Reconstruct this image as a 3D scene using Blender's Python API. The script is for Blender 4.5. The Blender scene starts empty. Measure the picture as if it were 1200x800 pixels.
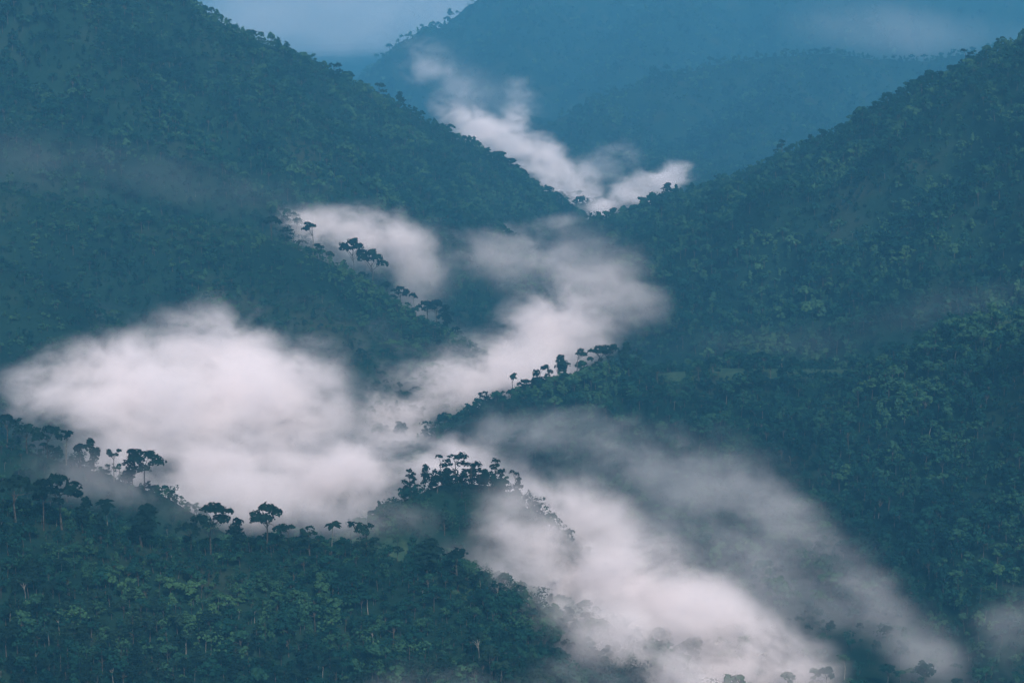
import bpy, math, time
import numpy as np
from mathutils import Matrix, Vector

T0 = time.time()
RNG = np.random.default_rng(11)
sc = bpy.context.scene
col = sc.collection

# ------------------------------------------------------------------ camera
F = 2600.0                                   # focal length in pixels of the 1200 x 800 photograph
PITCH = math.atan((400 + 100) / F)           # the horizon lies 100 px above the upper edge
cam_data = bpy.data.cameras.new("camera")
cam_data.sensor_width = 36.0
cam_data.lens = 36.0 * F / 1200.0
cam_data.clip_start, cam_data.clip_end = 1.0, 60000.0
cam = bpy.data.objects.new("camera", cam_data)
col.objects.link(cam)
cam.location = (0, 0, 0)
cam.rotation_euler = (math.pi / 2 - PITCH, 0, 0)
sc.camera = cam
SP, CP = math.sin(PITCH), math.cos(PITCH)


def at(px, py, Y):
    """the point at forward distance Y (metres) along the line of sight of a photograph pixel"""
    u, v = (px - 600.0) / F, (400.0 - py) / F
    d = np.array([u, CP + v * SP, -SP + v * CP])
    return d * (Y / d[1])


def proj(P):
    """photograph pixels of points"""
    P = np.asarray(P, float)
    x, y, z = P[..., 0], P[..., 1], P[..., 2]
    depth = y * CP - z * SP
    up = y * SP + z * CP
    return 600 + F * x / depth, 400 - F * up / depth


# ------------------------------------------------------------------ noise
def hash2(ix, iy, seed):
    h = (ix.astype(np.int64) * 374761393 + iy.astype(np.int64) * 668265263 + seed * 982451653) & 0xFFFFFFFF
    h = ((h ^ (h >> 13)) * 1274126177) & 0xFFFFFFFF
    return ((h ^ (h >> 16)) & 0xFFFF) / 65535.0


def vnoise(x, y, seed=0):
    ix, iy = np.floor(x), np.floor(y)
    fx, fy = x - ix, y - iy
    fx = fx * fx * fx * (fx * (fx * 6 - 15) + 10)
    fy = fy * fy * fy * (fy * (fy * 6 - 15) + 10)
    a, b = hash2(ix, iy, seed), hash2(ix + 1, iy, seed)
    c, d = hash2(ix, iy + 1, seed), hash2(ix + 1, iy + 1, seed)
    return (a + (b - a) * fx + (c - a) * fy + (a - b - c + d) * fx * fy) * 2 - 1


def fbm(x, y, seed=0, octv=4):
    s, a, t = 0.0, 0.5, 0.0
    for k in range(octv):
        s = s + a * vnoise(x * 2.03 ** k + 17.1 * k, y * 2.03 ** k - 9.7 * k, seed + k)
        t += a
        a *= 0.5
    return s / t


def ridged(x, y, seed=0, octv=3):
    s, a, t = 0.0, 0.5, 0.0
    for k in range(octv):
        s = s + a * (1 - 2 * np.abs(vnoise(x * 2.1 ** k + 5.3 * k, y * 2.1 ** k + 3.9 * k, seed + k)))
        t += a
        a *= 0.5
    return s / t


# ------------------------------------------------------------------ terrain: crest lines of the hills
# (pixel x, pixel y of the tree-top line, forward distance), slope of the sides, canopy height to take off
RIDGES = [
    # name, points, slope, canopy, crest rounding, gully amplitude
    ("front", [(-260, 520, 860), (-60, 565, 880), (60, 592, 890), (130, 612, 895), (230, 624, 905), (330, 622, 915), (440, 632, 915), (480, 676, 900),
               (560, 752, 860), (640, 800, 820), (740, 852, 780), (860, 920, 740)], 0.55, 9, 10, 3),
    ("shelf", [(-300, 430, 1130), (-60, 490, 1100), (20, 510, 1090), (100, 534, 1080), (165, 556, 1070), (205, 600, 1065)], 0.7, 8, 12, 4),
    ("knoll", [(400, 650, 985), (450, 622, 1010), (490, 576, 1040), (530, 560, 1055), (575, 565, 1060), (600, 592, 1060)], 1.0, 2, 8, 5),
    ("spur", [(515, 500, 1480), (560, 480, 1480), (600, 466, 1475), (640, 446, 1465), (700, 421, 1450), (770, 420, 1440), (850, 414, 1420), (1000, 414, 1380),
              (1100, 382, 1340), (1200, 350, 1300), (1450, 270, 1220)], 0.62, 10, 18, 20),
    ("spurfoot", [(1130, 480, 1230), (1200, 560, 1130), (1300, 620, 1060)], 0.55, 10, 25, 10),
    ("right", [(625, 283, 2420), (660, 262, 2410), (700, 248, 2390), (760, 229, 2340), (850, 206, 2250), (920, 172, 2170), (1000, 138, 2080), (1080, 90, 2000),
               (1200, 40, 1900), (1400, -60, 1750)], 0.66, 12, 22, 40),
    ("rightlow", [(760, 318, 2100), (870, 262, 2060), (980, 190, 2030)], 0.65, 12, 25, 15),
    ("left", [(-100, -180, 2060), (100, -90, 2150), (240, 5, 2270), (300, 36, 2330), (390, 84, 2420), (440, 106, 2470), (510, 137, 2550), (560, 165, 2610),
              (620, 206, 2690), (665, 243, 2760), (690, 262, 2780)], 0.9, 12, 22, 40),
    ("leftrib", [(60, -60, 1955), (110, 40, 1920), (150, 84, 1900), (220, 155, 1880), (300, 212, 1868), (340, 242, 1862)], 1.1, 12, 14, 14),
    ("leftribtwo", [(330, 60, 2290), (360, 120, 2260), (450, 190, 2230), (540, 238, 2220)], 0.7, 12, 30, 10),
    ("mid", [(-300, 120, 1690), (-60, 185, 1670), (60, 222, 1660), (130, 242, 1655), (230, 247, 1655), (310, 264, 1660), (345, 290, 1670), (400, 322, 1690),
             (460, 346, 1705), (520, 380, 1710), (550, 405, 1705)], 0.62, 10, 14, 18),
    ("midfoot", [(-80, 250, 1480), (0, 300, 1480), (35, 350, 1460), (60, 410, 1430)], 0.75, 10, 20, 8),
    ("far", [(585, 195, 3900), (640, 140, 4000), (700, 108, 4100), (800, 82, 4250), (870, 64, 4350), (950, 56, 4400), (1080, 66, 4500), (1250, 40, 4600), (1500, 0, 4700)], 0.55, 12, 30, 90),
    ("farrib", [(700, 108, 4100), (722, 140, 3850), (760, 185, 3600)], 0.65, 12, 25, 40),
    ("farribtwo", [(950, 56, 4400), (900, 110, 3950), (860, 160, 3600)], 0.65, 12, 25, 40),
    ("farthest", [(470, 118, 5200), (500, 92, 5300), (530, 64, 5400), (580, 22, 5550), (640, -25, 5700), (720, -60, 5800), (900, -30, 5900), (1000, -40, 6000), (1090, -55, 6100), (1200, -70, 6200), (1400, -90, 6300)], 0.62, 12, 40, 150),
    ("farthestrib", [(640, -25, 5700), (610, 40, 5200), (590, 90, 4900)], 0.7, 12, 30, 60),
    ("farthestribtwo", [(800, -45, 5850), (770, 20, 5300), (740, 70, 4950)], 0.7, 12, 30, 60),
    ("horizon", [(-300, -60, 10500), (200, -70, 10800), (400, -40, 11200), (600, -60, 11500), (1000, -90, 11800), (1500, -80, 12000)], 0.35, 0, 100, 120),
]
SEGS = []
for ri, (nm, pts, slope, canopy, rnd, amp) in enumerate(RIDGES):
    P = [at(*p) - np.array([0, 0, canopy]) for p in pts]
    for a, b in zip(P[:-1], P[1:]):
        SEGS.append((ri, a, b, slope, rnd, amp))


def floor_z(x, y):
    return -346 - 0.016 * (y - 1000) - 40 * np.clip((y - 3000) / 4000, 0, 2)


def terrain(x, y, with_id=False):
    x, y = np.asarray(x, float), np.asarray(y, float)
    wx = x + 26 * fbm(x / 170, y / 170, 41, 3)
    wy = y + 26 * fbm(x / 170, y / 170, 57, 3)
    K = 7.0
    base = floor_z(x, y)
    best = base.copy()
    near = np.full(x.shape, 1e9)
    amp = np.full(x.shape, 3.0)
    rid = np.full(x.shape, -1, int)
    acc = np.ones(x.shape)
    for ri, a, b, slope, rnd, am in SEGS:
        t_warp = 1.0
        dx, dy = b[0] - a[0], b[1] - a[1]
        L2 = dx * dx + dy * dy
        d0x, d0y = x - a[0], y - a[1]
        t0 = np.clip((d0x * dx + d0y * dy) / L2, 0, 1)
        dd = np.hypot(d0x - t0 * dx, d0y - t0 * dy)
        # sides are warped, the crest itself is not
        w = np.clip(dd / 90.0, 0, 1)
        qx, qy = x + (wx - x) * w - a[0], y + (wy - y) * w - a[1]
        t = np.clip((qx * dx + qy * dy) / L2, 0, 1)
        d = np.hypot(qx - t * dx, qy - t * dy)
        h = a[2] + (b[2] - a[2]) * t - slope * (np.sqrt(d * d + rnd * rnd) - rnd)
        up = h > best
        rid = np.where(up, ri, rid)
        near = np.where(up, dd, near)
        amp = np.where(up, am, amp)
        best = np.maximum(best, h)
    g = np.clip(near / 140.0, 0, 1)
    fw = np.clip((y - 2900) / 600, 0, 1)
    gl = (1 - fw) * ridged(wx / 150, wy / 190, 5, 3) + fw * ridged(wx / 420, wy / 520, 8, 4)
    z = best + amp * g * (gl - 0.4) + (2.2 * np.clip(near / 30, 0.15, 1) + 4.0 * np.clip((y - 1650) / 500, 0, 1)) * fbm(x / 45, y / 45, 9, 3)
    return (z, rid, near) if with_id else z


def link_mesh(name, V, faces, mats, parent=None, smooth=False, fmat=None):
    me = bpy.data.meshes.new(name)
    V = np.asarray(V, np.float32)
    faces = np.asarray(faces, np.int32)
    me.vertices.add(len(V))
    me.vertices.foreach_set("co", V.ravel())
    n, k = faces.shape
    me.loops.add(n * k)
    me.loops.foreach_set("vertex_index", faces.ravel())
    me.polygons.add(n)
    me.polygons.foreach_set("loop_start", np.arange(0, n * k, k, dtype=np.int32))
    for m in mats:
        me.materials.append(m)
    if fmat is not None:
        me.polygons.foreach_set("material_index", np.asarray(fmat, np.int32))
    me.polygons.foreach_set("use_smooth", np.full(n, smooth, bool))
    me.update(calc_edges=True)
    o = bpy.data.objects.new(name, me)
    col.objects.link(o)
    if parent is not None:
        o.parent = parent
    return o


def tag(o, label=None, cat=None, group=None, kind=None):
    for k, v in (("label", label), ("category", cat), ("group", group), ("kind", kind)):
        if v:
            o[k] = v
    return o


# ------------------------------------------------------------------ materials
def new_mat(name):
    m = bpy.data.materials.new(name)
    m.use_nodes = True
    nt = m.node_tree
    nt.nodes.clear()
    out = nt.nodes.new("ShaderNodeOutputMaterial")
    return m, nt, out


def ramp(nt, fac, stops):
    r = nt.nodes.new("ShaderNodeValToRGB")
    e = r.color_ramp.elements
    while len(e) < len(stops):
        e.new(0.5)
    for el, (p, c) in zip(e, stops):
        el.position, el.color = p, (*c, 1)
    nt.links.new(fac, r.inputs[0])
    return r.outputs[0]


def foliage_mat(name, dark, mid, light):
    m, nt, out = new_mat(name)
    N, L = nt.nodes.new, nt.links.new
    info = N("ShaderNodeObjectInfo")
    geo = N("ShaderNodeNewGeometry")
    nz = N("ShaderNodeTexNoise")
    nz.inputs["Scale"].default_value = 0.35
    nz.inputs["Detail"].default_value = 2
    L(geo.outputs["Position"], nz.inputs["Vector"])
    big = N("ShaderNodeTexNoise")
    big.inputs["Scale"].default_value = 0.013
    big.inputs["Detail"].default_value = 3
    L(geo.outputs["Position"], big.inputs["Vector"])
    m1 = N("ShaderNodeMath"); m1.operation = 'MULTIPLY_ADD'
    L(info.outputs["Random"], m1.inputs[0]); m1.inputs[1].default_value = 0.55
    m2 = N("ShaderNodeMath"); m2.operation = 'MULTIPLY_ADD'
    L(nz.outputs["Fac"], m2.inputs[0]); m2.inputs[1].default_value = 0.35
    L(m2.outputs[0], m1.inputs[2])
    m3 = N("ShaderNodeMath"); m3.operation = 'MULTIPLY_ADD'
    L(big.outputs["Fac"], m3.inputs[0]); m3.inputs[1].default_value = 1.5; m3.inputs[2].default_value = -0.72
    L(m3.outputs[0], m2.inputs[2])
    c = ramp(nt, m1.outputs[0], [(0.10, dark), (0.5, mid), (0.95, light)])
    d = N("ShaderNodeBsdfDiffuse"); L(c, d.inputs[0])
    t = N("ShaderNodeBsdfTranslucent"); L(c, t.inputs[0])
    mx = N("ShaderNodeMixShader"); mx.inputs[0].default_value = 0.22
    L(d.outputs[0], mx.inputs[1]); L(t.outputs[0], mx.inputs[2])
    L(mx.outputs[0], out.inputs["Surface"])
    return m


def bark_mat(name, a, b):
    m, nt, out = new_mat(name)
    N, L = nt.nodes.new, nt.links.new
    geo = N("ShaderNodeNewGeometry")
    nz = N("ShaderNodeTexNoise")
    nz.inputs["Scale"].default_value = 0.8
    L(geo.outputs["Position"], nz.inputs["Vector"])
    c = ramp(nt, nz.outputs["Fac"], [(0.35, a), (0.65, b)])
    d = N("ShaderNodeBsdfDiffuse"); L(c, d.inputs[0])
    L(d.outputs[0], out.inputs["Surface"])
    return m


def ground_mat():
    m, nt, out = new_mat("forest_floor")
    N, L = nt.nodes.new, nt.links.new
    geo = N("ShaderNodeNewGeometry")
    nz = N("ShaderNodeTexNoise")
    nz.inputs["Scale"].default_value = 0.02
    nz.inputs["Detail"].default_value = 8
    L(geo.outputs["Position"], nz.inputs["Vector"])
    c = ramp(nt, nz.outputs["Fac"], [(0.35, (0.003, 0.012, 0.011)), (0.55, (0.006, 0.019, 0.014)), (0.75, (0.018, 0.026, 0.018))])
    at_ = N("ShaderNodeAttribute"); at_.attribute_name = "meadow"
    n2 = N("ShaderNodeTexNoise")
    n2.inputs["Scale"].default_value = 0.15
    n2.inputs["Detail"].default_value = 6
    L(geo.outputs["Position"], n2.inputs["Vector"])
    g = ramp(nt, n2.outputs["Fac"], [(0.3, (0.010, 0.030, 0.020)), (0.7, (0.034, 0.062, 0.036))])
    mx = N("ShaderNodeMix"); mx.data_type = 'RGBA'
    L(at_.outputs["Fac"], mx.inputs["Factor"])
    L(c, mx.inputs["A"]); L(g, mx.inputs["B"])
    d = N("ShaderNodeBsdfDiffuse"); L(mx.outputs["Result"], d.inputs[0])
    bp = N("ShaderNodeBump"); bp.inputs["Strength"].default_value = 0.6; bp.inputs["Distance"].default_value = 2.0
    L(n2.outputs["Fac"], bp.inputs["Height"]); L(bp.outputs[0], d.inputs["Normal"])
    L(d.outputs[0], out.inputs["Surface"])
    return m


M_LEAF = foliage_mat("foliage", (0.003, 0.016, 0.016), (0.007, 0.034, 0.026), (0.036, 0.088, 0.040))
M_LEAF_DARK = foliage_mat("dark_foliage", (0.003, 0.010, 0.010), (0.006, 0.018, 0.015), (0.014, 0.034, 0.022))
M_BARK = bark_mat("bark", (0.02, 0.019, 0.016), (0.055, 0.052, 0.043))
M_PALE = bark_mat("pale_bark", (0.06, 0.062, 0.055), (0.15, 0.15, 0.13))
M_GROUND = ground_mat()

# ------------------------------------------------------------------ the ground sheet
NU, NV = 620, 760
yy = -400 + (13500 + 400) * (np.expm1(np.linspace(0, 1, NV) * 2.9) / np.expm1(2.9))
uu = np.linspace(-1, 1, NU)
uu = uu * (0.62 + 0.38 * uu * uu)
Yg, Ug = np.meshgrid(yy, uu, indexing="ij")
Xg = Ug * (1300 + 0.42 * np.maximum(Yg, 0))
Zg, Rg, Ng = terrain(Xg, Yg, True)
MEADOW = at(470, 640, 965)
MEADOW_LOW = at(535, 690, 914)
SPUR_CREST = [(at(*a), at(*b)) for a, b in zip([(800, 417, 1430), (900, 414, 1405), (1000, 414, 1380), (1100, 382, 1340), (1200, 350, 1300)],
                                               [(900, 414, 1405), (1000, 414, 1380), (1100, 382, 1340), (1200, 350, 1300), (1300, 315, 1268)])]


def meadow(x, y):
    d = np.hypot((x - MEADOW[0]) / 20.0, (y - MEADOW[1]) / 42.0) + 0.35 * fbm(x / 18, y / 18, 77, 3)
    d = np.minimum(d, np.hypot((x - MEADOW_LOW[0]) / 11.0, (y - MEADOW_LOW[1]) / 12.0) + 0.35 * fbm(x / 12, y / 12, 78, 3))
    m = np.clip((1.1 - d) / 0.3, 0, 1)
    for (a, b) in SPUR_CREST:                                        # grassy crest of the right spur
        t = np.clip(((x - a[0]) * (b[0] - a[0]) + (y - a[1]) * (b[1] - a[1])) / ((b[0] - a[0]) ** 2 + (b[1] - a[1]) ** 2), 0, 1)
        q = np.hypot(x - a[0] - t * (b[0] - a[0]), y - a[1] - t * (b[1] - a[1])) / 17.0 + 0.9 * fbm(x / 25, y / 25, 33, 3)
        m = np.maximum(m, np.clip((1.05 - q) / 0.3, 0, 1))
    p = fbm(x / 120, y / 120, 63, 4)                                 # clearings scattered over the far hillsides
    return np.maximum(m, np.clip((p - 0.36) / 0.25, 0, 1) * np.clip((y - 1450) / 250, 0, 1) * 0.10)


idx = np.arange(NU * NV).reshape(NV, NU)
faces = np.stack([idx[:-1, :-1], idx[:-1, 1:], idx[1:, 1:], idx[1:, :-1]], -1).reshape(-1, 4)
ground = link_mesh("hills", np.stack([Xg, Yg, Zg], -1).reshape(-1, 3), faces, [M_GROUND], smooth=True)
tag(ground, "steep green mountainsides around a winding valley", None, None, "structure")
a_ = ground.data.attributes.new("meadow", 'FLOAT', 'POINT')
a_.data.foreach_set("value", meadow(Xg, Yg).ravel().astype(np.float32))


# ------------------------------------------------------------------ tree shapes
class Geo:
    """collects quads with a material index"""
    def __init__(self):
        self.V, self.F, self.M, self.n = [], [], [], 0

    def add(self, V, F, m):
        V = np.asarray(V, float)
        F = np.asarray(F, int)
        self.V.append(V); self.F.append(F + self.n); self.M.append(np.full(len(F), m)); self.n += len(V)

    def tube(self, pts, radii, m, sides=5):
        pts = np.asarray(pts, float)
        V, F = [], []
        for i, p in enumerate(pts):
            d = pts[min(i + 1, len(pts) - 1)] - pts[max(i - 1, 0)]
            d = d / (np.linalg.norm(d) + 1e-9)
            a = np.cross(d, [0.31, 0.95, 0.05]); a /= np.linalg.norm(a)
            b = np.cross(d, a)
            for k in range(sides):
                t = 2 * math.pi * k / sides
                V.append(p + radii[i] * (a * math.cos(t) + b * math.sin(t)))
        for i in range(len(pts) - 1):
            for k in range(sides):
                k2 = (k + 1) % sides
                F.append((i * sides + k, i * sides + k2, (i + 1) * sides + k2, (i + 1) * sides + k))
        self.add(V, F, m)

    def cards(self, C, Nrm, size, m, rng, aspect=1.0):
        """leaf sprays: a bent quad at each C facing roughly along Nrm"""
        n = len(C)
        Nrm = Nrm / (np.linalg.norm(Nrm, axis=1, keepdims=True) + 1e-9)
        r = rng.normal(size=(n, 3))
        a = np.cross(Nrm, r); a /= np.linalg.norm(a, axis=1, keepdims=True) + 1e-9
        b = np.cross(Nrm, a)
        s = (np.asarray(size) * rng.uniform(0.65, 1.35, n))[:, None] * 0.5
        j = lambda: 1 + rng.uniform(-0.35, 0.35, (n, 1))
        P = np.stack([C - a * s * j() * aspect, C - b * s * j(), C + a * s * j() * aspect, C + b * s * j() + Nrm * s * rng.uniform(-.5, .3, (n, 1))], 1).reshape(-1, 3)
        self.add(P, np.arange(4 * n).reshape(n, 4), m)

    def clump(self, c, r, n, size, m, rng, flat=1.0):
        d = rng.normal(size=(n, 3))
        d /= np.linalg.norm(d, axis=1, keepdims=True)
        d[:, 2] = np.where(d[:, 2] < -0.35, -d[:, 2] * 0.6, d[:, 2])
        rr = r * rng.uniform(0.35, 1.0, (n, 1)) ** 0.5
        off = d * rr * np.array([1, 1, flat])
        self.cards(np.asarray(c) + off, d * np.array([1, 1, 1.5]) + rng.normal(size=(n, 3)) * 0.55 + [0, 0, 0.35], size, m, rng)

    def arrays(self):
        return np.concatenate(self.V), np.concatenate(self.F), np.concatenate(self.M)


def make_tree(kind, rng, H, q=1.0):
    """(trunk Geo, crown Geo) of a tree H metres high; q scales how fine the leaf sprays are"""
    T, C = Geo(), Geo()
    ls = 0.95 / math.sqrt(q)
    lean = rng.normal(size=2) * 0.04 * H
    top = np.array([lean[0], lean[1], H])
    mid = np.array([lean[0] * 0.3 + rng.normal() * 0.02 * H, lean[1] * 0.3 + rng.normal() * .02 * H, H * 0.45])
    base = np.array([0, 0, -1.5])
    if kind == "broadleaf":
        R = H * rng.uniform(0.33, 0.42)
        T.tube([base, mid, top * [.8, .8, .72]], [H * .022, H * .015, H * .006], 1)
        nc = rng.integers(9, 13)
        for k in range(nc):
            a, rr = rng.uniform(0, 6.28), R * rng.uniform(0.15, 0.85)
            z = H * (0.9 - 0.33 * (rr / R) ** 1.6 * rng.uniform(.6, 1.3))
            c = np.array([math.cos(a) * rr + lean[0] * .8, math.sin(a) * rr + lean[1] * .8, z])
            cr = R * rng.uniform(0.28, 0.46)
            T.tube([mid + [0, 0, H * rng.uniform(-.02, .15)], c - [0, 0, cr * .4]], [H * .009, H * .003], 1, 4)
            C.clump(c, cr, int(34 * q * (cr / 2.0) ** 1.3) + 8, ls * 1.1, 0, rng, 0.8)
    elif kind == "round":
        R = H * rng.uniform(0.30, 0.42)
        T.tube([base, mid, top * [.8, .8, .8]], [H * .022, H * .014, H * .005], 1)
        for k in range(rng.integers(11, 15)):
            f = rng.uniform(0.2, 0.92)
            prof = math.sin(math.pi * min(1, (f - .02) ** .75)) ** .6
            a, rr = rng.uniform(0, 6.28), R * prof * rng.uniform(.35, .85)
            cr = R * rng.uniform(0.26, 0.46)
            c = [math.cos(a) * rr + lean[0] * f, math.sin(a) * rr + lean[1] * f, H * f]
            T.tube([[lean[0] * f * .5, lean[1] * f * .5, H * f * .75], c], [H * .008, H * .002], 1, 4)
            C.clump(c, cr, int(32 * q * (cr / 2.0) ** 1.3) + 8, ls * 1.05, 0, rng, .85)
    elif kind == "umbrella":
        R = H * rng.uniform(0.38, 0.5)
        T.tube([base, mid, [lean[0] * .7, lean[1] * .7, H * .68]], [H * .02, H * .014, H * .009], 1)
        nl = rng.integers(6, 9)
        a0 = rng.uniform(0, 6.28)
        for k in range(nl):
            a, rr = a0 + 6.28 * k / nl + rng.normal() * .25, R * rng.uniform(0.45, 0.95)
            z = H * (0.95 - 0.32 * (rr / R) ** 2 + rng.normal() * .05)
            c = np.array([math.cos(a) * rr + lean[0], math.sin(a) * rr + lean[1], z])
            st = np.array([lean[0] * .6, lean[1] * .6, H * rng.uniform(.5, .66)])
            T.tube([st, (st + c) / 2 + [0, 0, H * .02], c - [0, 0, .4]], [H * .008, H * .006, H * .003], 1, 4)
            cr = R * rng.uniform(0.3, 0.45)
            C.clump(c, cr, int(40 * q * (cr / 2.0) ** 1.3) + 8, ls, 0, rng, 0.62)
        C.clump([lean[0], lean[1], H * .93], R * .5, int(60 * q), ls, 0, rng, 0.6)
    elif kind == "columnar":
        R = H * rng.uniform(0.13, 0.19)
        T.tube([base, mid, top * [.9, .9, .92]], [H * .016, H * .011, H * .004], 1)
        for k in range(9):
            f = 0.34 + 0.62 * k / 8
            a = rng.uniform(0, 6.28)
            w_ = R * (1.05 - abs(f - .6) * 1.5)
            c = np.array([math.cos(a) * w_ * .5 + lean[0] * f, math.sin(a) * w_ * .5 + lean[1] * f, H * f])
            C.clump(c, max(w_, .5), int(24 * q * max(w_, .8) ** .8) + 6, ls * .9, 0, rng, 1.0)
    elif kind == "emergent":
        R = H * rng.uniform(0.17, 0.24)
        T.tube([base, mid, top * [1, 1, .82]], [H * .017, H * .012, H * .007], 2)
        for k in range(rng.integers(5, 8)):
            a, rr = rng.uniform(0, 6.28), R * rng.uniform(0.3, 0.9)
            c = np.array([math.cos(a) * rr + lean[0], math.sin(a) * rr + lean[1], H * rng.uniform(.76, .97)])
            st = np.array([lean[0] * .8, lean[1] * .8, H * rng.uniform(.6, .76)])
            T.tube([st, c - [0, 0, .4]], [H * .006, H * .003], 2, 4)
            cr = R * rng.uniform(0.36, 0.55)
            C.clump(c, cr, int(30 * q * (cr / 2.0) ** 1.2) + 8, ls, 0, rng, 0.6)
    elif kind == "bush":
        R = H * rng.uniform(0.5, 0.7)
        T.tube([base, [lean[0], lean[1], H * .6]], [H * .03, H * .012], 1, 4)
        for k in range(6):
            a, rr = rng.uniform(0, 6.28), R * rng.uniform(0.1, 0.7)
            C.clump([math.cos(a) * rr, math.sin(a) * rr, H * rng.uniform(.3, .75)], R * rng.uniform(.35, .6), int(22 * q), ls, 0, rng, .85)
    elif kind == "palm":
        T.tube([base, mid, top * [1, 1, .9]], [H * .014, H * .010, H * .008], 2)
        for k in range(13):
            a, e = 6.28 * k / 13 + rng.normal() * .15, rng.uniform(-.1, 1.0)
            d = np.array([math.cos(a), math.sin(a), 0])
            L_ = H * .28
            pts = [top * [1, 1, .9] + d * L_ * t * math.cos(e * (1 - t)) + np.array([0, 0, L_ * (t * math.sin(e) - .75 * t * t)]) for t in (0, .35, .7, 1)]
            s = np.cross(d, [0, 0, 1.0])
            for i in range(3):
                w0, w1 = (.25, .9, .8, .1)[i], (.25, .9, .8, .1)[i + 1]
                for sg in (-1, 1):
                    dr = np.array([0, 0, -.35])
                    C.add([pts[i], pts[i + 1], pts[i + 1] + sg * s * w1 + dr * w1, pts[i] + sg * s * w0 + dr * w0], [(0, 1, 2, 3)], 0)
    return T, C


# ------------------------------------------------------------------ forests: the tree mass of each hillside, one object per hill
def scatter(y0, y1, step, zones, seed, margin=0.12):
    """jittered points on the ground that fall inside the (slightly widened) frame and on the given hills"""
    rng = np.random.default_rng(seed)
    out = []
    half = (0.5 + margin) * 1200 / F
    ny = int((y1 - y0) / step)
    for i in range(ny):
        yv = y0 + (i + .5) * step
        xm = half * (yv * 1.08)
        xs = np.arange(-xm, xm, step)
        out.append(np.stack([xs, np.full(len(xs), yv)], -1))
    P = np.concatenate(out)
    P = P + rng.uniform(-.48, .48, P.shape) * step
    z, rid, near = terrain(P[:, 0], P[:, 1], True)
    ids = [k for k, r in enumerate(RIDGES) if r[0] in zones] + ([-1] if "floor" in zones else [])
    Q = np.stack([P[:, 0], P[:, 1], z], -1)
    px, py = proj(Q)
    keep = np.isin(rid, ids) & (px > -90) & (px < 1290) & (py > -60) & (py < 900)
    Q = Q[keep]
    # leave out ground well behind a crest: nothing of it shows from anywhere near the camera
    d = np.linspace(0.06, 0.94, 40)
    vis = np.ones(len(Q), bool)
    for t in 1 - 10 ** np.linspace(-2.4, -0.35, 26):
        S = Q * t
        vis &= terrain(S[:, 0], S[:, 1]) < S[:, 2] + 30
    return Q[vis]


def forest_nodes(nk):
    ng = bpy.data.node_groups.new("forest_scatter", 'GeometryNodeTree')
    ng.interface.new_socket("Geometry", in_out='INPUT', socket_type='NodeSocketGeometry')
    ng.interface.new_socket("Geometry", in_out='OUTPUT', socket_type='NodeSocketGeometry')
    N, L = ng.nodes.new, ng.links.new
    gi, go = N("NodeGroupInput"), N("NodeGroupOutput")

    def attr(name, typ):
        a = N("GeometryNodeInputNamedAttribute"); a.data_type = typ; a.inputs["Name"].default_value = name
        return a.outputs["Attribute"]
    proto, sort = attr("proto", 'INT'), attr("sort", 'INT')
    scale, rot = attr("scale", 'FLOAT_VECTOR'), attr("turn", 'FLOAT_VECTOR')

    def equal(x, k):
        c = N("FunctionNodeCompare"); c.data_type = 'INT'; c.operation = 'EQUAL'
        L(x, c.inputs[2]); c.inputs[3].default_value = k
        return c.outputs[0]
    sp = N("GeometryNodeSeparateGeometry"); sp.domain = 'POINT'
    L(gi.outputs[0], sp.inputs[0]); L(equal(proto, -1), sp.inputs[1])
    join = N("GeometryNodeJoinGeometry")
    for k in range(nk):
        s = N("GeometryNodeSeparateGeometry"); s.domain = 'POINT'
        L(gi.outputs[0], s.inputs[0]); L(equal(proto, k), s.inputs[1])
        ip = N("GeometryNodeInstanceOnPoints")
        L(sp.outputs[0], ip.inputs["Points"]); L(equal(sort, k), ip.inputs["Selection"]); L(s.outputs[0], ip.inputs["Instance"])
        L(scale, ip.inputs["Scale"]); L(rot, ip.inputs["Rotation"])
        L(ip.outputs[0], join.inputs[0])
    L(join.outputs[0], go.inputs[0])
    return ng


NODES = {}


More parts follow.
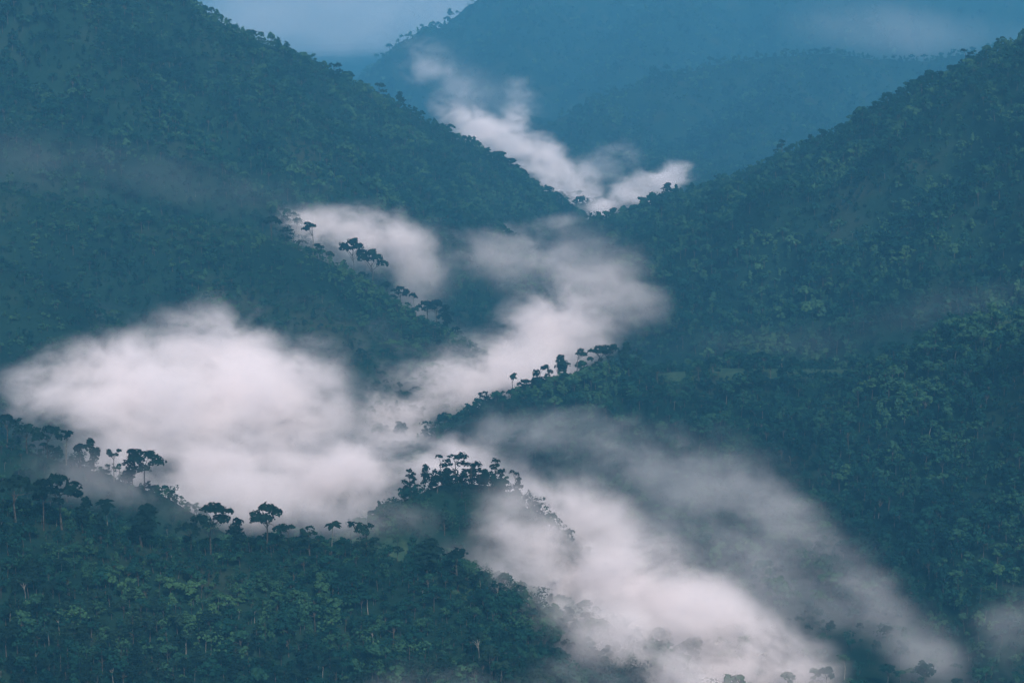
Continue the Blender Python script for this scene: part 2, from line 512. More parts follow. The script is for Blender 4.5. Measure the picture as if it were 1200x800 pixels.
def forest(name, label, Q, mix, hmin, hmax, seed, q=0.5, leaf=None, clearing=False, avoid=None, variants=2, low_crest=False):
    """mix: {kind: share}"""
    rng = np.random.default_rng(seed)
    kinds = [k for k in mix for _ in range(variants)]
    wts = np.array([mix[k] / variants for k in kinds]); wts /= wts.sum()
    if clearing:
        Q = Q[rng.uniform(size=len(Q)) > meadow(Q[:, 0], Q[:, 1]) * 1.2]
    if avoid is not None and len(avoid):
        dmin = np.min(np.hypot(Q[:, None, 0] - avoid[None, :, 0], Q[:, None, 1] - avoid[None, :, 1]), 1)
        Q = Q[dmin > 2.6]
    Vs, Fs, Ms, Ps, n = [], [], [], [], 0
    for k, kd in enumerate(kinds):
        T, C = make_tree(kd, rng, 10.0, q)
        for G in (T, C):
            v, f, m = G.arrays()
            Vs.append(v); Fs.append(f + n); Ms.append(m); Ps.append(np.full(len(v), k)); n += len(v)
    npt = len(Q)
    patch = fbm(Q[:, 0] / 75, Q[:, 1] / 75, 91, 3)
    size = rng.uniform(0, 1, npt) ** 2.0 * (hmax - hmin) * 1.15 + hmin * 0.8
    size *= 1 + 0.45 * patch
    if low_crest:                                                    # young growth along the ridge line itself
        size *= np.clip(0.6 + terrain(Q[:, 0], Q[:, 1], True)[2] / 50.0, 0.6, 1)
    sort = rng.choice(len(kinds), npt, p=wts)
    V = np.concatenate(Vs + [Q])
    o = link_mesh(name, V, np.concatenate(Fs), [leaf or M_LEAF, M_BARK, M_PALE], fmat=np.concatenate(Ms))
    me = o.data
    z = lambda a, b: np.concatenate([np.full((n,) + b.shape[1:], a), b])
    for nm_, typ, arr in (("proto", 'INT', np.concatenate(Ps + [np.full(npt, -1)]).astype(np.int32)),
                          ("sort", 'INT', z(-1, sort).astype(np.int32)),
                          ("scale", 'FLOAT_VECTOR', z(1.0, np.stack([size * rng.uniform(.8, 1.25, npt) / 10, size * rng.uniform(.8, 1.25, npt) / 10, size / 10], -1)).astype(np.float32)),
                          ("turn", 'FLOAT_VECTOR', z(0.0, np.stack([rng.normal(size=npt) * .05, rng.normal(size=npt) * .05, rng.uniform(0, 6.28, npt)], -1)).astype(np.float32))):
        a = me.attributes.new(nm_, typ, 'POINT')
        a.data.foreach_set("value" if typ == 'INT' else "vector", arr.ravel())
    nk = len(kinds)
    if nk not in NODES:
        NODES[nk] = forest_nodes(nk)
    md = o.modifiers.new("trees", 'NODES')
    md.node_group = NODES[nk]
    tag(o, label, "forest", None, "stuff")
    print(name, npt, "trees", round(time.time() - T0, 1))
    return o


MIX = {"broadleaf": 4, "round": 4, "columnar": 1.6, "emergent": 0.25, "bush": 6, "umbrella": 0.6}

# ------------------------------------------------------------------ single trees one can tell apart
KIND_NAME = {"broadleaf": "broadleaf_tree", "round": "round_tree", "umbrella": "umbrella_tree", "columnar": "slender_tree", "emergent": "pale_trunk_tree", "bush": "forest_shrub", "palm": "palm_tree"}
CROWN_NAME = {"palm": "fronds"}
PROTO = {}
_trng = np.random.default_rng(4242)
for kd in KIND_NAME:
    PROTO[kd] = []
    for v in range(3):
        T, C = make_tree(kd, _trng, 10.0, 1.7)
        t = link_mesh("trunk", *T.arrays()[:2], [M_BARK, M_BARK, M_PALE], fmat=T.arrays()[2])
        c = link_mesh("crown" if kd != "palm" else "fronds", *C.arrays()[:2], [M_LEAF_DARK])
        PROTO[kd].append((t.data, c.data))
        bpy.data.objects.remove(t); bpy.data.objects.remove(c)
MASTER = {}
SPOTS = []


def place_tree(kd, x, y, H, label, group, wide=1.0, var=None, turn=None):
    var = int(_trng.integers(0, 3)) if var is None else var
    key = (kd, var)
    if key not in MASTER:
        r = bpy.data.objects.new(KIND_NAME[kd], None)
        t = bpy.data.objects.new("trunk", PROTO[kd][var][0])
        c = bpy.data.objects.new("crown" if kd != "palm" else "fronds", PROTO[kd][var][1])
        MASTER[key] = (r, t, c)
    else:
        m = MASTER[key]
        r, t, c = m[0].copy(), m[1].copy(), m[2].copy()
    for o in (r, t, c):
        col.objects.link(o)
    t.parent = c.parent = r
    r.empty_display_size = 2
    z = float(terrain(np.array([x]), np.array([y]))[0])
    r.location = (x, y, z)
    r.rotation_euler = (0, 0, float(_trng.uniform(0, 6.28)) if turn is None else turn)
    r.scale = (H / 10 * wide, H / 10 * wide, H / 10)
    tag(r, label, "shrub" if kd == "bush" else ("palm" if kd == "palm" else "tree"), group)
    SPOTS.append((x, y))
    return r


GR = "trees standing out along the ridge lines"
SIL = [
    # pixel x, pixel y of the top, distance, kind, width, smallest height, label
    (17, 556, 880, "broadleaf", 1.1, 11, "dark dense tree at the left end of the near slope skyline"),
    (48, 552, 884, "umbrella", 0.85, 11, "flat layered tree left of the tallest umbrella crown at the far left skyline"),
    (70, 548, 888, "umbrella", 0.95, 12, "tallest flat umbrella crown on the near slope skyline at the far left"),
    (96, 572, 892, "columnar", 1.3, 8, "slim dark tree just right of the tall flat umbrella crown"),
    (117, 582, 895, "round", 1.0, 8, "round dark crown on the near slope skyline under the shelf trees"),
    (126, 574, 899, "palm", 0.8, 10, "thin palm peeking above a round dark crown on the near skyline"),
    (165, 578, 900, "columnar", 2.2, 9, "grey upright tree with a rounded top veiled by mist on the near skyline"),
    (199, 596, 903, "bush", 1.0, 4, "low shrub between the grey upright tree and the arching umbrella tree"),
    (222, 594, 905, "broadleaf", 1.1, 7, "bushy tree leaning out at the left foot of the arching umbrella tree"),
    (245, 571, 906, "umbrella", 0.95, 11, "large arching umbrella tree against the white fog on the near skyline"),
    (275, 583, 909, "columnar", 1.1, 8, "narrow upright tree between the two large umbrella trees"),
    (292, 600, 910, "bush", 1.1, 4, "dark low shrub at the left foot of the broad umbrella tree"),
    (311, 574, 911, "umbrella", 0.95, 11, "broad umbrella tree with open branches against the fog near slim skyline tree"),
    (338, 592, 913, "round", 1.0, 7, "small round crown right of the broad umbrella tree"),
    (362, 593, 914, "round", 1.3, 7, "wide low crown in the middle of the near skyline"),
    (387, 585, 916, "palm", 0.9, 8, "small palm with a tuft of fronds on the near skyline"),
    (404, 604, 917, "bush", 1.2, 4, "dark shrub between the small palm and the lone round skyline crown"),
    (428, 594, 919, "round", 1.1, 8, "lone round crown where the near skyline starts to fall to the right"),
    (465, 640, 918, "broadleaf", 1.0, 7, "dark crown below the pale grassy clearing"),
    (500, 634, 908, "columnar", 1.7, 10, "spiky upright tree beside the big round crown in the fog"),
    (537, 644, 912, "round", 1.15, 11, "big round dark crown standing alone in bright fog below the knoll"),
    (563, 668, 915, "palm", 0.6, 7, "tiny dark tuft right of the big round crown in the fog"),
    (630, 730, 825, "umbrella", 0.8, 6, "small dark crown on the falling end of the near slope"),
    (664, 746, 810, "columnar", 0.8, 7, "thin faint tree in the fog above the falling end of the near slope"),
    (680, 764, 803, "broadleaf", 1.0, 6, "low round crown on the lower end of the near slope"),
    (715, 776, 790, "broadleaf", 0.9, 6, "second last crown along the lower end of the near slope"),
    (733, 757, 783, "columnar", 0.7, 9, "thin tree sticking out left of the last crown at the bottom edge"),
    (755, 772, 775, "round", 0.9, 10, "last dark tree of the near slope at the bottom edge before the fog river"),
    (6, 484, 1094, "broadleaf", 1.0, 9, "dark crown on the shelf at the left picture edge above the near slope"),
    (30, 492, 1090, "broadleaf", 1.1, 8, "second crown of the shelf line from the left edge"),
    (54, 500, 1088, "umbrella", 1.0, 9, "flat crown of the shelf line against the white bank"),
    (76, 502, 1086, "emergent", 1.0, 10, "tall thin trunked tree of the shelf line against the white bank"),
    (92, 512, 1083, "broadleaf", 0.9, 7, "small round crown in the middle of the shelf line"),
    (108, 508, 1080, "columnar", 1.2, 9, "upright tree in the middle of the shelf line"),
    (132, 512, 1076, "emergent", 0.9, 9, "thin tree of the shelf line left of the arching mist tree"),
    (153, 514, 1072, "columnar", 1.2, 10, "tall narrow tree beside the arching tree at the right end of the shelf"),
    (168, 529, 1070, "umbrella", 1.1, 10, "arching umbrella tree at the right end of the misty shelf"),
    (410, 572, 930, "palm", 0.42, 9, "left of two tiny palm tops floating in the white fog"),
    (419, 567, 931, "palm", 0.42, 9, "right of two tiny palm tops floating in the white fog"),
    (480, 547, 1046, "round", 0.9, 8, "small grey crown at the left foot of the dark clump on the knoll"),
    (497, 536, 1050, "columnar", 0.9, 7, "thin upright tree left of the dark clump on the knoll"),
    (518, 529, 1053, "round", 1.1, 8, "tall leafy tree forming the left peak of the dark clump on the knoll"),
    (534, 531, 1056, "round", 1.3, 8, "tall broad crown in the centre of the dark clump on the knoll"),
    (552, 541, 1057, "round", 1.4, 7, "wide crown at the right side of the dark clump on the knoll"),
    (541, 551, 1046, "bush", 1.4, 6, "dense undergrowth shrub in front of the dark clump on the knoll"),
    (512, 553, 1044, "bush", 1.3, 6, "shrub at the lower left of the dark clump on the knoll"),
    (561, 549, 1052, "round", 1.3, 7, "low crown at the right end of the dark clump on the knoll"),
    (580, 530, 1060, "round", 1.0, 8, "dark leaning tree standing apart right of the knoll clump"),
    (604, 549, 1062, "round", 0.8, 8, "small faint crown in the fog right of the leaning knoll tree"),
    (521, 592, 1024, "round", 0.9, 8, "round dark tree isolated in fog on the slope below the knoll clump"),
    (544, 602, 1030, "bush", 0.9, 4, "small grey shrub right of the isolated round tree below the knoll"),
    (571, 587, 1042, "columnar", 1.2, 9, "faint upright tree fading in the fog right of the isolated round tree"),
    (478, 590, 1016, "bush", 1.0, 4, "small shrub above the grassy clearing left of the isolated round tree"),
    (568, 457, 1478, "round", 1.1, 9, "first dark crown at the fog end of the right spur"),
    (582, 456, 1477, "bush", 1.2, 6, "low crown beside the first tree at the fog end of the right spur"),
    (600, 438, 1474, "emergent", 1.0, 12, "tall thin tree at the tip of the right spur"),
    (616, 444, 1470, "broadleaf", 0.9, 8, "small crown between the tall trees at the tip of the right spur"),
    (632, 427, 1468, "round", 1.0, 11, "left of a close pair of round crowns on the right spur"),
    (642, 425, 1466, "round", 1.0, 12, "right of a close pair of round crowns on the right spur"),
    (660, 416, 1460, "columnar", 1.5, 12, "upright dark tree on the right spur next to the close pair"),
    (677, 408, 1456, "emergent", 1.1, 13, "tallest thin tree on the crest of the right spur"),
    (702, 404, 1450, "umbrella", 1.0, 10, "left one of two flat crowns on the crest of the right spur"),
    (714, 403, 1449, "umbrella", 0.9, 10, "right one of two flat crowns on the crest of the right spur"),
    (731, 402, 1446, "columnar", 1.2, 11, "upright tree right of the two flat crowns on the spur crest"),
    (746, 405, 1444, "round", 1.0, 8, "last silhouetted round crown on the right spur beside the fog"),
    (318, 253, 1662, "broadleaf", 1.04, 14, "dark crown at the left end of the fog behind the low left ridge"),
    (334, 268, 1667, "umbrella", 0.95, 13, "flat crown on the low left ridge beside the bright fog patch"),
    (366, 259, 1678, "emergent", 1.04, 18, "tall tree rising alone into the bright fog patch of the low left ridge"),
    (350, 282, 1672, "bush", 1.23, 9, "low shrub under the lone tall tree of the low left ridge"),
    (414, 276, 1694, "umbrella", 0.71, 17, "left of two tall flat crowns in the fog on the low left ridge"),
    (436, 279, 1699, "umbrella", 0.76, 17, "right of two tall flat crowns in the fog on the low left ridge"),
    (372, 305, 1680, "broadleaf", 0.95, 12, "dark round crown left of centre on the low left ridge"),
    (386, 306, 1685, "broadleaf", 0.85, 12, "twin round crown beside another near the middle of the low left ridge"),
    (404, 312, 1691, "columnar", 1.23, 13, "upright tree in the middle of the low left ridge"),
    (424, 319, 1696, "broadleaf", 1.04, 12, "broad crown right of the upright tree on the low left ridge"),
    (452, 329, 1703, "broadleaf", 1.04, 12, "dark crown on the falling part of the low left ridge"),
    (470, 336, 1706, "umbrella", 0.95, 12, "flat crown on the falling part of the low left ridge"),
    (486, 341, 1707, "emergent", 0.85, 15, "thin tree on the falling part of the low left ridge"),
    (500, 352, 1708, "broadleaf", 0.85, 12, "round crown of the last trio on the low left ridge, left one"),
    (512, 351, 1709, "broadleaf", 0.85, 14, "round crown of the last trio on the low left ridge, middle one"),
    (523, 358, 1709, "columnar", 1.33, 13, "slender crown of the last trio on the low left ridge, right one"),
    (784, 207, 2325, "columnar", 1.4, 12, "tiny dark tree against the small fog puff on the long right slope"),
    (842, 196, 2258, "round", 1.1, 9, "dark crown on the right skyline beside the small fog puff"),
    (916, 156, 2174, "round", 1.3, 11, "large dark crown halfway up the right skyline"),
    (1134, 42, 1955, "round", 1.2, 11, "large crown near the top of the right skyline"),
    (1175, 36, 1920, "round", 1.2, 10, "round crown at the upper right end of the right skyline"),
    (391, 66, 2420, "round", 1.2, 11, "dark round crown standing above the left skyline"),
    (443, 94, 2475, "round", 1.2, 11, "crown on the left skyline above the far fog"),
    (468, 108, 2475, "columnar", 1.5, 14, "upright tree on the left skyline just above the far fog tongue"),
]
for (px, py, Y, kd, wide, hmin, label) in SIL:
    p = at(px, py, Y)
    zg = float(terrain(p[0:1], p[1:2])[0])
    place_tree(kd, p[0], p[1], float(np.clip(p[2] - zg, hmin, hmin * 1.9)), label, GR, wide * 1.05)

BULK = {"broadleaf": ("leafy broadleaf tree packed into the near slope forest below the skyline", "broadleaf trees packed on the near slope"),
        "umbrella": ("flat topped tree standing over its neighbours inside the near slope forest", "flat topped trees inside the near slope forest"),
        "columnar": ("slender upright tree squeezed among the crowns of the near slope forest", "slender trees inside the near slope forest"),
        "emergent": ("tall tree showing a pale bare trunk inside the near slope forest", "pale trunked trees inside the near slope forest"),
        "round": ("rounded tree leafy almost to the ground in the near slope forest", "rounded trees packed on the near slope"),
        "bush": ("low shrub filling gaps between the trunks of the near slope forest", "shrubs under the near slope forest"),
        "palm": ("palm with arching fronds growing inside the near slope forest", "palms inside the near slope forest")}
_Q = scatter(700, 960, 6.2, ("front",), 77, 0.0)
_px, _py = proj(_Q + [0, 0, 6])
_ok = (_px > 4) & (_px < 1190) & (_py > 560) & (_py < 812) & (_py > np.interp(_px, [0, 440, 560, 760], [596, 632, 735, 820]))
_Q = _Q[_ok]
_Q = _Q[np.argsort(_Q[:, 1])][:215]
for (x, y, z) in _Q:
    kd = ("broadleaf", "columnar", "emergent", "bush", "umbrella", "palm", "round")[int(_trng.choice(7, p=[.28, .18, .04, .08, .06, .05, .31]))]
    H = {"broadleaf": 11, "columnar": 12, "emergent": 15, "bush": 6, "umbrella": 12, "palm": 12, "round": 10}[kd] * float(_trng.uniform(.6, 1.1))
    place_tree(kd, x, y, H, *BULK[kd])
TREE_SPOTS = np.array(SPOTS)
MIX_FAR = {"broadleaf": 4, "round": 4, "columnar": 1.6, "emergent": 0.15, "bush": 2, "umbrella": 0.9}
print("single trees", len(SPOTS), round(time.time() - T0, 1))

forest("forest", "dark dense forest mass on the near slope at the bottom left", scatter(600, 1100, 3.7, ("front",), 1), MIX, 5, 13, 101, 1.0, low_crest=True, clearing=True, avoid=TREE_SPOTS)
forest("forest", "misty forest on the low shelf at the left edge behind the near slope", scatter(900, 1400, 6.0, ("shelf",), 2), MIX, 5, 10, 102, 0.9, low_crest=True, clearing=True, avoid=TREE_SPOTS)
_K = scatter(940, 1140, 3.4, ("knoll",), 21)
forest("scrub", "patchy scrub and tall grass on the foggy knoll", _K[np.random.default_rng(5).uniform(size=len(_K)) < 0.72 + 0.6 * fbm(_K[:, 0] / 14, _K[:, 1] / 14, 13, 2)], {"bush": 3, "round": 3, "columnar": 1}, 2.2, 8.5, 109, 0.7, avoid=TREE_SPOTS)
_K = scatter(780, 1060, 2.6, ("front", "knoll"), 22)
_K = _K[(meadow(_K[:, 0], _K[:, 1]) > 0.15) & (np.random.default_rng(6).uniform(size=len(_K)) < 0.5 + 0.7 * fbm(_K[:, 0] / 9, _K[:, 1] / 9, 14, 2))]
forest("scrub", "low bushes dotting the pale grassy clearings below the knoll", _K, {"bush": 1}, 0.7, 3.0, 111, 0.6, avoid=TREE_SPOTS)
forest("forest", "bluish forest on the spur at the right that dips into the fog", scatter(700, 2000, 5.0, ("spur", "spurfoot"), 3), MIX_FAR, 5, 13, 103, 0.7, low_crest=True, clearing=True, avoid=TREE_SPOTS)
forest("forest", "forest on the valley floor under the fog", scatter(600, 4200, 11.0, ("floor",), 4), MIX_FAR, 6, 14, 104, 0.5, clearing=True)
forest("forest", "blue green forest on the low ridge at the left in front of the highest hill", scatter(1100, 2500, 5.8, ("mid", "midfoot"), 5), MIX_FAR, 5, 10, 105, 0.5, low_crest=True, clearing=True, avoid=TREE_SPOTS)
forest("forest", "blue forest on the high hill at the upper left", scatter(1350, 3400, 6.0, ("left", "leftrib", "leftribtwo"), 6), MIX_FAR, 6, 14, 106, 0.4, clearing=True)
forest("forest", "blue forest on the long slope at the upper right", scatter(1200, 3000, 6.2, ("right", "rightlow"), 7), MIX_FAR, 6, 14, 107, 0.4, clearing=True)
forest("forest", "pale hazy forest on the distant mountain across the head of the valley", scatter(2800, 5200, 15.0, ("far", "farrib", "farribtwo"), 8), MIX_FAR, 8, 18, 108, 0.25, clearing=True)
forest("forest", "faint forest on the farthest mountain that fills the top of the view", scatter(3800, 7000, 22.0, ("farthest", "farthestrib", "farthestribtwo"), 9), MIX_FAR, 9, 22, 110, 0.2)


# ------------------------------------------------------------------ fog: every bank is a handful of rounded billows of drifting droplets
def fog_mat(name, density, scale, gain, bias, soft, color=(0.99, 0.962, 0.965), rate=1.0, stretch=(1, 1, 1.5), turn=0.0):
    m, nt, out = new_mat(name)
    N, L = nt.nodes.new, nt.links.new
    tc = N("ShaderNodeTexCoord")
    ln = N("ShaderNodeVectorMath"); ln.operation = 'LENGTH'
    L(tc.outputs["Object"], ln.inputs[0])
    geo = N("ShaderNodeNewGeometry")
    mp = N("ShaderNodeMapping")
    mp.inputs["Rotation"].default_value = (0, turn, 0)
    mp.inputs["Scale"].default_value = stretch
    L(geo.outputs["Position"], mp.inputs["Vector"])
    nz = N("ShaderNodeTexNoise")
    nz.inputs["Scale"].default_value = scale
    nz.inputs["Detail"].default_value = 6.0
    nz.inputs["Roughness"].default_value = 0.66
    nz.inputs["Distortion"].default_value = 0.3
    L(mp.outputs[0], nz.inputs["Vector"])
    a = N("ShaderNodeMath"); a.operation = 'MULTIPLY_ADD'          # bias - r
    L(ln.outputs["Value"], a.inputs[0]); a.inputs[1].default_value = -1.0; a.inputs[2].default_value = bias - 0.5 * gain
    b = N("ShaderNodeMath"); b.operation = 'MULTIPLY_ADD'
    L(nz.outputs["Fac"], b.inputs[0]); b.inputs[1].default_value = gain; L(a.outputs[0], b.inputs[2])
    mr = N("ShaderNodeMapRange"); mr.interpolation_type = 'SMOOTHSTEP'
    L(b.outputs[0], mr.inputs["Value"])
    mr.inputs["From Max"].default_value = soft
    mr.inputs["To Max"].default_value = density
    rim = N("ShaderNodeMapRange")
    L(ln.outputs["Value"], rim.inputs["Value"])
    rim.inputs["From Min"].default_value = 1.0; rim.inputs["From Max"].default_value = 0.42
    mul = N("ShaderNodeMath"); mul.operation = 'MULTIPLY'
    L(mr.outputs[0], mul.inputs[0]); L(rim.outputs[0], mul.inputs[1])
    v = N("ShaderNodeVolumePrincipled")
    v.inputs["Color"].default_value = (*color, 1)
    v.inputs["Anisotropy"].default_value = 0.0
    L(mul.outputs[0], v.inputs["Density"])
    L(v.outputs[0], out.inputs["Volume"])
    m.cycles.volume_step_rate = rate
    return m


M_FOG = fog_mat("fog_droplets", 0.044, 0.024, 4.6, 0.98, 1.25, rate=0.5)
M_SOFT = fog_mat("loose_fog", 0.013, 0.022, 4.0, 0.90, 1.2, rate=0.6)
M_WISP = fog_mat("thin_mist", 0.0085, 0.022, 4.0, 0.76, 1.0, color=(0.95, 0.965, 0.99))
M_STREAK = fog_mat("streaming_mist", 0.0125, 0.021, 3.4, 0.95, 1.1, color=(0.96, 0.97, 0.985), stretch=(0.6, 0.8, 1.8), turn=math.radians(-45))

M_FAINT = fog_mat("added_mist", 0.0013, 0.016, 3.0, 0.85, 1.1, color=(0.95, 0.965, 0.99))  # used only by the veils added to set ridges apart
M_PALL = fog_mat("distant_mist", 0.0022, 0.0022, 2.0, 0.75, 1.0, color=(0.93, 0.96, 0.985))

import bmesh
bm = bmesh.new()
bmesh.ops.create_icosphere(bm, subdivisions=3, radius=1.0)
BALL = {}
for m_ in (M_FOG, M_SOFT, M_WISP, M_STREAK, M_FAINT, M_PALL):
    me_ = bpy.data.meshes.new("billow")
    bm.to_mesh(me_)
    me_.materials.append(m_)
    BALL[m_.name] = me_
bm.free()


def fog_bank(name, label, cat, mat, puffs):
    """puffs: (pixel x, pixel y, distance, half width px, half height px, half depth m, tilt degrees clockwise in the view)"""
    root = None
    for k, (px, py, Y, rx, ry, rd, tilt) in enumerate(puffs):
        o = bpy.data.objects.new(name if k == 0 else ("billow" if mat is M_FOG else "veil"), BALL[mat.name])
        col.objects.link(o)
        M = Matrix.Translation(at(px, py, Y)) @ Matrix.Rotation(math.radians(tilt), 4, 'Y') @ Matrix.Diagonal((1.1 * rx * Y / F, rd, 1.1 * ry * Y / F, 1))
        o.matrix_world = M
        if k == 0:
            root = tag(o, label, cat, None, "stuff")
            Minv = M.inverted()
        else:
            o.parent = root
            o.matrix_parent_inverse = Minv
    return root


fog_bank("fog_bank", "broad white fog bank filling the valley behind the near forested slope at the left", "fog", M_FOG, [
    (205, 472, 1330, 200, 84, 110, 4), (110, 448, 1350, 118, 56, 90, 0), (325, 480, 1380, 118, 96, 90, 0), (265, 420, 1430, 130, 66, 80, 8),
    (250, 545, 1220, 190, 56, 70, 4), (400, 555, 1220, 150, 58, 70, 2), (500, 545, 1240, 130, 48, 60, 6), (300, 585, 1120, 190, 36, 50, 3)])
fog_bank("fog_bank", "bright fog river pouring down to the bottom centre beside the near slope", "fog", M_FOG, [
    (585, 590, 1120, 130, 62, 60, 20), (615, 628, 1015, 70, 44, 26, 25), (650, 650, 1010, 130, 82, 50, 30), (715, 690, 1010, 140, 92, 60, 32), (790, 740, 980, 150, 92, 60, 32), (700, 615, 1110, 110, 52, 50, 28),
    (870, 775, 970, 130, 80, 50, 35), (625, 690, 935, 85, 66, 40, 32), (710, 745, 905, 105, 60, 40, 32), (640, 715, 910, 62, 40, 26, 36), (800, 800, 885, 100, 55, 40, 28), (690, 750, 935, 120, 60, 35, 25), (930, 800, 960, 110, 70, 50, 40), (820, 700, 1040, 140, 60, 50, 32)])
fog_bank("fog_bank", "billowing fog in the middle of the valley between the left ridge and the right spur", "fog", M_FOG, [
    (650, 385, 1660, 90, 62, 80, -20), (575, 425, 1640, 110, 45, 80, -18), (515, 455, 1560, 100, 58, 80, -10), (610, 435, 1570, 90, 45, 60, -15), (470, 490, 1500, 80, 42, 60, 0)])
fog_bank("fog_bank", "loose grey fog around the bright billows in the middle of the valley", "fog", M_SOFT, [
    (720, 360, 1720, 80, 58, 70, 0), (690, 315, 1780, 90, 58, 70, 0), (610, 300, 1850, 95, 52, 80, 0), (488, 318, 1840, 62, 70, 80, 10), (440, 440, 1600, 80, 50, 60, 0)])
fog_bank("fog_bank", "pale fog rising behind the tree covered end of the low left ridge", "fog", M_FOG, [
    (385, 272, 1850, 85, 34, 50, 6), (450, 280, 1850, 75, 44, 60, 20), (340, 262, 1850, 40, 16, 30, 0)])
fog_bank("fog_bank", "narrow fog band at the meeting of the two long hillsides", "fog", M_SOFT, [
    (600, 272, 2250, 110, 18, 40, -6), (660, 258, 2350, 50, 12, 30, -14)])
fog_bank("fog_bank", "bright fog tongue behind the right end of the high left hill", "fog", M_FOG, [
    (560, 150, 3050, 68, 28, 80, 32), (620, 180, 3000, 72, 36, 80, 30), (665, 218, 2950, 56, 40, 70, 35), (605, 140, 3150, 24, 22, 50, 0)])
fog_bank("fog_bank", "small bright fog puff above the left tip of the long right slope", "fog", M_FOG, [
    (745, 224, 2750, 72, 24, 60, -22), (785, 206, 2750, 36, 24, 50, -10), (705, 240, 2750, 40, 18, 50, -10)])
fog_bank("mist_veil", "thin blue mist drifting across the right spur above the bright fog river", "mist", M_WISP, [
    (690, 520, 1330, 200, 60, 60, 8), (830, 560, 1230, 210, 70, 60, 14), (860, 640, 1120, 200, 90, 60, 30), (960, 720, 1040, 190, 120, 60, 30), (600, 505, 1390, 100, 38, 50, 0)])
fog_bank("mist_streak", "long grey mist streak sliding down to the bottom right", "mist", M_STREAK, [
    (1010, 685, 1035, 150, 54, 35, 48), (1085, 775, 975, 130, 60, 35, 58), (930, 610, 1150, 120, 44, 35, 32)])
fog_bank("mist_veil", "short mist veil at the right edge near the bottom", "mist", M_WISP, [
    (1190, 725, 975, 55, 80, 35, 50), (1140, 805, 940, 150, 42, 35, 6)])
fog_bank("mist_veil", "low mist veil across the foot of the near slope at the bottom edge", "mist", M_WISP, [
    (560, 805, 800, 230, 45, 25, -4), (700, 795, 810, 110, 38, 25, 10)])
fog_bank("mist_veil", "mist veil between the near skyline and the low shelf at the left", "mist", M_SOFT, [
    (120, 560, 975, 150, 40, 35, 8), (260, 590, 970, 150, 34, 35, 4), (400, 605, 985, 120, 34, 35, 2)])
fog_bank("mist_veil", "thin mist veil on the grassy knoll in the middle of the fog", "mist", M_SOFT, [
    (600, 640, 985, 75, 50, 28, 20), (470, 606, 1040, 70, 34, 20, 0), (560, 672, 955, 75, 34, 20, 28), (605, 588, 1035, 60, 36, 22, 0), (470, 612, 1000, 60, 30, 16, 0), (530, 590, 1048, 70, 30, 12, 0)])
fog_bank("mist_veil", "faint mist veil at the head of the valley near the top", "mist", M_WISP, [
    (500, 75, 3700, 50, 34, 100, 20), (540, 105, 3600, 44, 34, 100, 20), (605, 115, 3500, 34, 34, 90, 0), (700, 195, 3000, 70, 34, 80, -15)])
fog_bank("mist_veil", "added faint blue mist veil setting the low left ridge off from the high hill", "mist", M_FAINT, [  # added veil: pales the hill behind so the low ridge reads apart
    (60, 195, 1755, 260, 60, 55, 6), (270, 226, 1750, 170, 44, 50, 4)])
fog_bank("mist_veil", "added faint mist veil setting the grassy crest of the right spur off from the slope behind", "mist", M_FAINT, [  # mist band added for layering, lightens the slope behind the crest
    (880, 402, 1475, 250, 34, 32, 0), (1110, 360, 1400, 190, 34, 32, -14)])
fog_bank("mist_pall", "pale mist pall at the far head of the valley along the top edge", "mist", M_PALL, [
    (430, 15, 8600, 300, 100, 1200, 0), (330, 30, 6800, 260, 80, 700, 0)])
fog_bank("mist_pall", "thin mist pall in front of the far mountain beyond the fog tongue", "mist", M_PALL, [
    (560, 110, 4700, 150, 50, 200, 30), (1080, 40, 5000, 260, 50, 140, 4)])
fog_bank("mist_veil", "mist veil along the trees at the end of the left ridge", "mist", M_WISP, [
    (400, 305, 1730, 100, 46, 30, 30), (500, 365, 1745, 90, 46, 30, 30)])
fog_bank("mist_veil", "thin mist veil over the lower left ridge where the white bank thins out", "mist", M_WISP, [
    (250, 385, 1560, 170, 56, 60, 0), (80, 420, 1450, 130, 45, 40, 0), (430, 430, 1600, 120, 66, 60, 0)])

# ------------------------------------------------------------------ haze
def volume_mat(name, color, density, aniso=0.0):
    m, nt, out = new_mat(name)
    v = nt.nodes.new("ShaderNodeVolumePrincipled")
    v.inputs["Color"].default_value = (*color, 1)
    v.inputs["Density"].default_value = density
    v.inputs["Anisotropy"].default_value = aniso
    nt.links.new(v.outputs[0], out.inputs["Volume"])
    return m


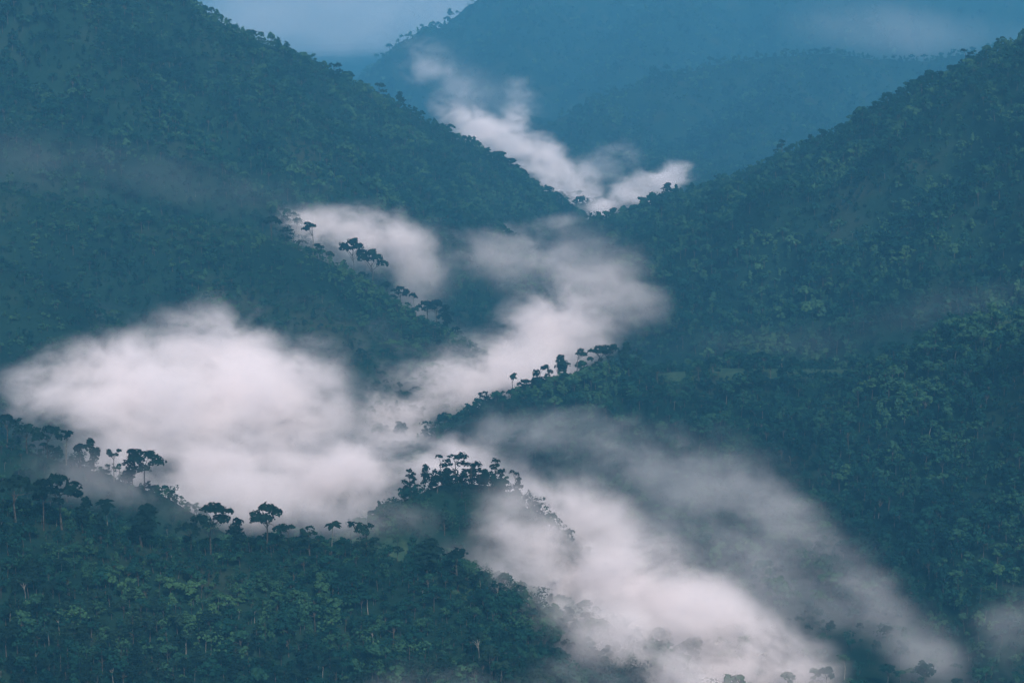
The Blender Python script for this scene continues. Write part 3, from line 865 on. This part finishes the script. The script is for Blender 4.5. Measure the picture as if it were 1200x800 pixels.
lo = np.array([Xg.min() - 50, -450, Zg.min() - 1])
hi = np.array([Xg.max() + 50, 13600, max(Zg.max(), 0) + 60])
V = [(x, y, z) for z in (lo[2], hi[2]) for y in (lo[1], hi[1]) for x in (lo[0], hi[0])]
hz = link_mesh("haze", V, [(0, 2, 3, 1), (4, 5, 7, 6), (0, 1, 5, 4), (2, 6, 7, 3), (0, 4, 6, 2), (1, 3, 7, 5)],
               [volume_mat("haze_air", (0.105, 0.44, 0.72), 1.45e-4)])
tag(hz, "blue morning haze filling the whole valley", None, None, "stuff")

# ------------------------------------------------------------------ light
SUN_EL, SUN_AZ = math.radians(40), math.radians(165)      # azimuth from the view direction, minus is left
w = bpy.data.worlds.new("World")
sc.world = w
w.use_nodes = True
bg = w.node_tree.nodes["Background"]
sky = w.node_tree.nodes.new("ShaderNodeTexSky")
sky.sky_type = 'NISHITA'
sky.sun_disc = False
sky.sun_elevation = SUN_EL
sky.sun_rotation = SUN_AZ
sky.altitude = 800
w.node_tree.links.new(sky.outputs[0], bg.inputs[0])
bg.inputs[1].default_value = 0.09
sd = bpy.data.lights.new("sun", 'SUN')
sd.energy = 4.5
sd.angle = math.radians(6)
sd.color = (1.0, 0.835, 0.75)
sun = bpy.data.objects.new("sun", sd)
col.objects.link(sun)
to_sun = Vector((math.sin(SUN_AZ) * math.cos(SUN_EL), math.cos(SUN_AZ) * math.cos(SUN_EL), math.sin(SUN_EL)))
sun.rotation_euler = to_sun.to_track_quat('Z', 'Y').to_euler()
sun.location = to_sun * 3000

sc.view_settings.view_transform = 'Standard'
sc.view_settings.look = 'None'
sc.view_settings.exposure = 0.70
sc.view_settings.gamma = 1.0
cy = sc.cycles
sc.render.engine = 'CYCLES'
cy.use_adaptive_sampling = True
cy.adaptive_threshold = 0.03
cy.use_denoising = True
cy.denoiser = 'OPENIMAGEDENOISE'
cy.max_bounces = 12
cy.diffuse_bounces = 2
cy.glossy_bounces = 1
cy.transmission_bounces = 2
cy.volume_bounces = 8
cy.transparent_max_bounces = 8
print("script", round(time.time() - T0, 1))
